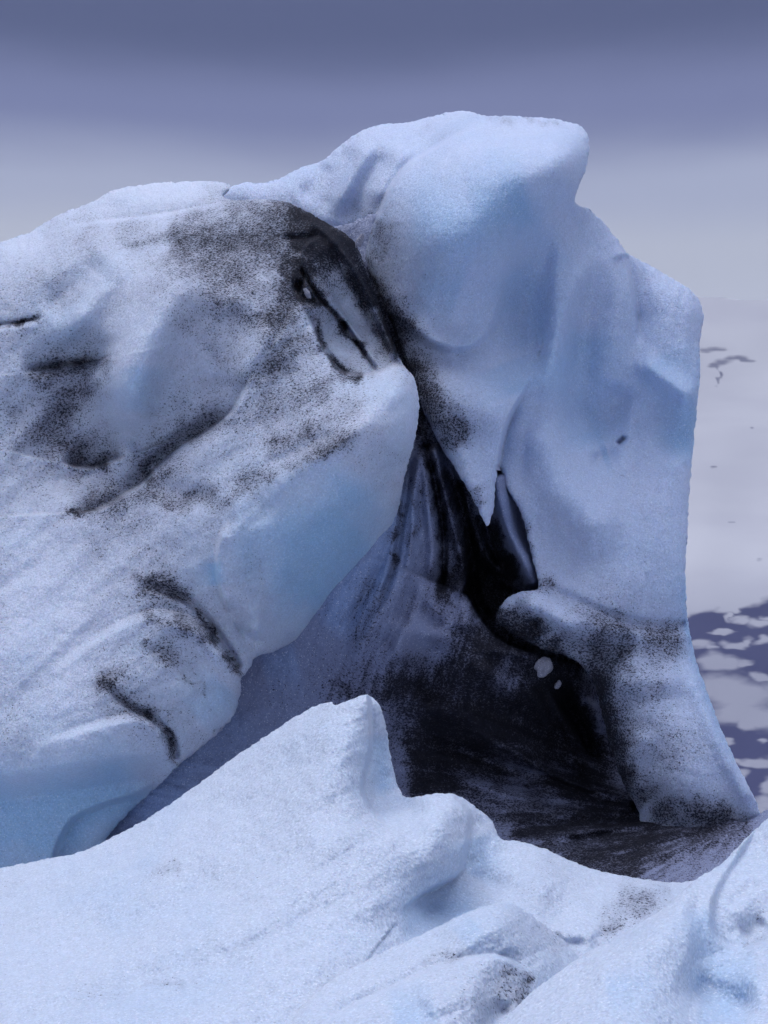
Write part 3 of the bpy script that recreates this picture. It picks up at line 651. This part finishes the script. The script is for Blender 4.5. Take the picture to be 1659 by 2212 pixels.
G1_dirt = [([(300,1890),(360,1875),(400,1868)],16,.34), ([(300,2130),(400,2122),(440,2122)],10,.38), ([(150,2150),(280,2140)],20,.2), ([(1320,1915),(1390,1935),(1460,1915)],34,.34),
 ([(1280,1985),(1340,1985),(1430,1940)],40,.36), ([(1150,1860),(1250,1900)],30,.16), ([(1222,2034),(1180,2010)],6,.6), ([(1280,2010),(1350,2000)],12,.5), ([(783,1746),(800,1745)],6,.5), ([(1110,1930),(1200,1960)],30,.2), ([(0,1930),(60,1900)],30,.12), ([(700,1900),(850,1960)],50,.08)]
G1_clear_shade = [([(850,1990),(940,1960),(1040,1960)],60,.5), ([(1025,1800),(1040,1860),(1020,1900)],40,.6), ([(820,1580),(825,1660),(835,1720)],26,.7), ([(400,1700),(300,1900)],30,.2), ([(200,2000),(500,1950)],60,.25)]  # bluer ice; strokes on shadow-side faces paint shade into the colour
tag(body('ice_ridge', G1_out, G1_pts, G1_f, M_SNOW, None, G1_dirt, G1_clear_shade, back=1.2, amb=.05, seed=61, thick_r=420, fk=1.45, micro=1.0, streak=G_streak),
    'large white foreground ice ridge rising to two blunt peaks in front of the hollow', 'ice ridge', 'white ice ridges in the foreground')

G2_out = [(500,2330,80),(570,2260,80),(602,2208,80),(628,2170,80),(677,2130,80),(760,2090,80),(829,2056,70),(898,2024,70),(960,1994,60),(1020,1966,55),(1083,1950,55),(1120,1957,70),
 (1160,1985,90),(1210,2025,110),(1260,2070,130),(1330,2140,150),(1400,2250,150),(1400,2500,20),(500,2500,20)]
G2_pts = [(570,2260,5.9),(677,2130,6.3),(829,2056,6.5),(960,1994,6.7),(1083,1952,6.85),(1180,2000,7.05),(1260,2070,7.05),(700,2200,5.9),(850,2120,6.15),(1000,2050,6.35),(1080,2010,6.5),(1150,2080,6.55),
 (850,2220,5.7),(1000,2180,5.85),(1100,2180,6.1),(800,2400,5.0),(1200,2400,5.5),(1350,2200,6.6)]
G2_f = [('step',[(1165,2125),(1112,2080),(1050,2066),(940,2090),(850,2132),(745,2182),(680,2230)],.10,45,14), ('ridge',[(760,2110),(880,2050),(1000,2010)],24,-.03),
 ('ridge',[(1110,2160),(1060,2220),(1040,2300)],26,-.06), ('ridge',[(900,2180),(980,2150),(1060,2150)],40,.04)]
G2_dirt = [([(900,2078),(960,2065),(1010,2062)],14,.45), ([(1080,2090),(1140,2110),(1160,2120)],16,.5), ([(1060,2130),(1110,2150),(1110,2200)],34,.45), ([(1115,2180),(1140,2130),(1160,2112)],8,.9), ([(1140,2000),(1220,2040)],30,.25), ([(980,2130),(1080,2180)],50,.22)]
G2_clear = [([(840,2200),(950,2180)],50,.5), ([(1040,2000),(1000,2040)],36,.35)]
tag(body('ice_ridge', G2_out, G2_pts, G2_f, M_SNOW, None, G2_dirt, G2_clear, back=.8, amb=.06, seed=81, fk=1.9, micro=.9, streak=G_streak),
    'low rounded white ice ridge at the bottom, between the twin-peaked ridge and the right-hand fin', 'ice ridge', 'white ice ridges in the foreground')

G3_out = [(1020,2330,60),(1086,2214,60),(1130,2160,60),(1170,2126,50),(1195,2108,50),(1263,2060,50),(1353,2012,50),(1431,1963,45),(1467,1930,36),(1503,1900,36),(1557,1867,40),(1587,1837,40),
 (1623,1800,40),(1659,1766,40),(1740,1690,40),(1900,1620,40),(1900,2500,20),(1000,2500,20)]
G3_pts = [(1086,2214,5.4),(1195,2110,5.6),(1353,2014,5.9),(1467,1930,6.2),(1557,1870,6.5),(1659,1768,6.8),(1900,1620,7.2),(1250,2150,5.3),(1380,2070,5.5),(1460,2000,5.75),(1520,1920,6.1),(1600,1880,6.45),(1659,1850,6.6),
 (1600,1990,5.95),(1550,2090,5.75),(1640,2120,5.5),(1400,2180,5.1),(1250,2300,4.7),(1550,2200,5.3),(1600,2300,4.9),(1850,1900,6.2),(1850,2300,4.9),(1300,2450,4.3)]
G3_f = [('step',[(1440,2190),(1472,2120),(1500,2060),(1500,2010),(1490,1965),(1505,1915),(1530,1850)],.08,140,44,.3,.0),
 ('ridge',[(1250,2120),(1380,2040),(1470,1980)],36,.04),
 ('step',[(1900,1930),(1720,2000),(1659,2026),(1605,2050),(1560,2036),(1539,2005),(1542,1945),(1565,1895),(1600,1840),(1660,1740)],.08,260,16,.0,.0),
 ('ridge',[(1560,1985),(1610,1950),(1680,1890)],30,.05), ('ridge',[(1570,1960),(1640,1900)],12,-.04), ('ridge',[(1600,2030),(1660,1990)],24,-.05),
 ('ridge',[(1520,2060),(1560,2110),(1659,2120)],40,.05), ('ridge',[(1480,2120),(1540,2150),(1640,2190)],40,-.08), ('ridge',[(1470,1900),(1445,1935),(1400,1960)],10,-.03)]
G3_dirt = [([(1605,2048),(1659,2018)],12,.4), ([(1620,1990),(1659,1960)],30,.15), ([(1420,1950),(1500,1895)],8,.5), ([(1470,2110),(1466,2150)],8,.2)]
G3_clear_shade = [([(1500,1950),(1515,2030),(1530,2090),(1480,2150)],40,.5), ([(1540,2140),(1650,2120)],60,.35), ([(1500,2190),(1620,2200)],60,.3), ([(1300,2140),(1420,2120)],40,.35)]  # bluer ice; the stroke right of the crest paints its shadow side
tag(body('ice_ridge', G3_out, G3_pts, G3_f, M_SNOW, None, G3_dirt, G3_clear_shade, back=.8, amb=.03, seed=101, fk=1.4, micro=.9),
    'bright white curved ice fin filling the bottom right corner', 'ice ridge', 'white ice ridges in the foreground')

# ------------------------------------------------------------------ far hills
def hills():
    us = np.concatenate([np.arange(-2600, 1380, 60.0), np.arange(1380, 1760, 3.0), np.arange(1760, 4400, 60.0)])
    vs = np.concatenate([np.arange(470, 600, 26.0), np.arange(600, 1250, 6.0), np.arange(1250, 1775, 3.0)])
    GU, GV = np.meshgrid(us, vs)
    U = GU.ravel(); V = GV.ravel()
    crest = 650 + 40*fbm(U, U*0, 900, 2, 5)
    Vv = np.maximum(V, crest)
    D = 1500 + (1775-Vv)/1300*1900 + 45*fbm(U, Vv, 420, 3, 8, .4) + np.where(V < crest, (crest-V)*12, 0)
    nU = U; nV = np.where(V < crest, crest + (crest-V)*2.0, Vv)
    co = world(nU, nV, D)
    rock = np.full(U.shape, -.6)
    w = 7*fbm(U*.35, V, 26, 3, 15, .6); Vw = V + w; Uw = U + 10*fbm(U*.3, V, 14, 2, 19)
    P = [ (1380,1335),(1485,1333),(1490,1326),(1505,1322),(1525,1315),(1545,1312),(1560,1320),(1585,1322),(1600,1312),(1620,1308),(1640,1300),(1659,1290),(1800,1270),(1800,1900),(1380,1900)]
    ins = inside(Uw, Vw, P); d = dist_poly(Uw, Vw, np.array(P, float), True)[0]
    rock = np.where(ins, np.minimum(d, 13)/13, -np.minimum(d, 13)/13)
    snow = [(1510,1392,20,8),(1535,1398,14,5),(1590,1392,26,6),(1612,1386,10,9),(1650,1386,16,7),(1545,1428,28,16),(1575,1432,26,12),(1610,1432,16,6),
            (1560,1485,56,24),(1600,1505,60,30),(1590,1540,50,20),(1640,1550,34,22),(1615,1562,18,14),(1530,1490,24,20),(1645,1462,16,7),(1630,1458,12,5),
            (1605,1340,22,6),(1640,1345,22,9),(1575,1330,8,10),(1590,1318,10,8),(1655,1330,12,4),(1565,1602,16,6),(1585,1640,18,6),(1612,1645,22,6),(1640,1648,26,7),(1600,1672,16,8),
            (1655,1735,26,12),(1640,1750,20,10),(1660,1700,14,16),(1650,1600,12,5),(1560,1365,20,3),(1470,1470,40,20),(1440,1560,60,20),(1700,1500,50,30),(1720,1640,50,14)]
    for (x, y, a, b) in snow:
        e = 1-np.hypot((Uw-x)/a, (Vw-y)/b)
        rock = np.minimum(rock, -e*1.15)
    spots = [(1548,790,17,5),(1562,783,18,8),(1590,772,22,5),(1600,778,8,4),(1620,780,16,4),(1548,755,20,5),(1525,757,14,5),(1622,924,6,3),(1640,1208,12,3),(1542,1010,7,3),(1580,1130,5,2),(1500,790,10,4),(1553,815,4,18)]
    for i, (x, y, a, b) in enumerate(spots):
        e = 1-np.hypot((Uw-x)/a, (Vw-w*.6-y)/b)
        rock = np.maximum(rock, np.where(V < 1250, np.clip(e*1.0, -1, .30 if y < 1000 else .22), -1))
    n1, n2 = len(vs), len(us)
    ii = np.arange(n1*n2).reshape(n1, n2)
    q = np.stack([ii[:-1, :-1], ii[1:, :-1], ii[1:, 1:], ii[:-1, 1:]], -1).reshape(-1, 4)
    me = bpy.data.meshes.new('hills'); me.from_pydata(co.tolist(), [], q.tolist())
    fl = (V.reshape(len(vs), len(us)) > crest.reshape(len(vs), len(us)) + 24)[:-1, :-1].ravel()
    me.polygons.foreach_set('use_smooth', fl)
    at = me.attributes.new('rock', 'FLOAT', 'POINT'); at.data.foreach_set('value', rock.astype(np.float32))
    at = me.attributes.new('low', 'FLOAT', 'POINT'); at.data.foreach_set('value', sm((V-1180)/260).astype(np.float32))
    k = NT('hill_snow_and_rock')
    r = k.n('ShaderNodeAttribute', attribute_name='rock').outputs['Fac']
    tcv = k.n('ShaderNodeMapping', {0: k.n('ShaderNodeTexCoord').outputs['Object'], 'Scale': (1, 1, 3)}).outputs[0]
    nz = k.n('ShaderNodeTexNoise', {'Vector': tcv, 'Scale': .02, 'Detail': 4.0}).outputs[0]
    lo = k.n('ShaderNodeTexNoise', {'Vector': tcv, 'Scale': .004, 'Detail': 3.0}).outputs[0]
    f = k.step(k.math('ADD', r, k.math('MULTIPLY', k.math('SUBTRACT', nz, .5), .7)), -.45, .75)
    snowc = k.mix(k.step(lo, .35, .65), (0.55, 0.54, 0.56, 1), (0.50, 0.49, 0.52, 1))
    snowc = k.mix(k.n('ShaderNodeAttribute', attribute_name='low').outputs['Fac'], snowc, (0.30, 0.30, 0.35, 1))
    col = k.mix(f, snowc, (0.050, 0.054, 0.125, 1))
    b = k.n('ShaderNodeBsdfPrincipled', {'Base Color': col, 'Roughness': .9, 'Specular IOR Level': .1})
    k.n('ShaderNodeOutputMaterial', {0: b.outputs[0]})
    me.materials.append(k.m)
    o = bpy.data.objects.new('hills', me); S.collection.objects.link(o)
    return tag(o, kind='structure')
hills()

# ------------------------------------------------------------------ lagoon and the ice shelf underfoot
def sheet(name, x0, x1, y0, y1, z, mat, n=1, amp=0):
    xs = np.linspace(x0, x1, n+1); ys = np.linspace(y0, y1, n+1)
    X, Y = np.meshgrid(xs, ys); Z = z + amp*fbm(X*100, Y*100, 260, 4, 7)
    ii = np.arange((n+1)**2).reshape(n+1, n+1)
    q = np.stack([ii[:-1, :-1], ii[:-1, 1:], ii[1:, 1:], ii[1:, :-1]], -1).reshape(-1, 4)
    me = bpy.data.meshes.new(name); me.from_pydata(np.stack([X.ravel(), Y.ravel(), Z.ravel()], 1).tolist(), [], q.tolist())
    for p in me.polygons: p.use_smooth = True
    me.materials.append(mat)
    o = bpy.data.objects.new(name, me); S.collection.objects.link(o)
    return tag(o, kind='structure')
k = NT('lagoon_water')
wn = k.n('ShaderNodeTexNoise', {'Vector': k.n('ShaderNodeTexCoord').outputs['Object'], 'Scale': .8, 'Detail': 4.0}).outputs[0]
b = k.n('ShaderNodeBsdfPrincipled', {'Base Color': (.03, .05, .09, 1), 'Roughness': .08, 'IOR': 1.33, 'Normal': k.n('ShaderNodeBump', {'Height': wn, 'Strength': .2, 'Distance': .05}).outputs[0]})
k.n('ShaderNodeOutputMaterial', {0: b.outputs[0]})
sheet('lagoon_water', -9000, 9000, -3000, 9000, 0.35, k.m)
sheet('ice_shelf', -14, 14, -6, 15, 0.75, M_SNOW, n=120, amp=.12)

# ------------------------------------------------------------------ the air between here and the hills
import bmesh
bm = bmesh.new(); bmesh.ops.create_cube(bm, size=1.0)
me = bpy.data.meshes.new('haze'); bm.to_mesh(me); bm.free()
o = bpy.data.objects.new('haze', me); S.collection.objects.link(o)
o.scale = (24000, 15000, 1900); o.location = (0, 3500, 949.2-0.85)
k = NT('haze_air')
pv = k.n('ShaderNodeVolumePrincipled', {'Color': (.80, .84, .98, 1), 'Density': HAZE})
out_ = k.n('ShaderNodeOutputMaterial'); k.t.links.new(pv.outputs[0], out_.inputs['Volume'])
me.materials.append(k.m)
tag(o, kind='stuff')
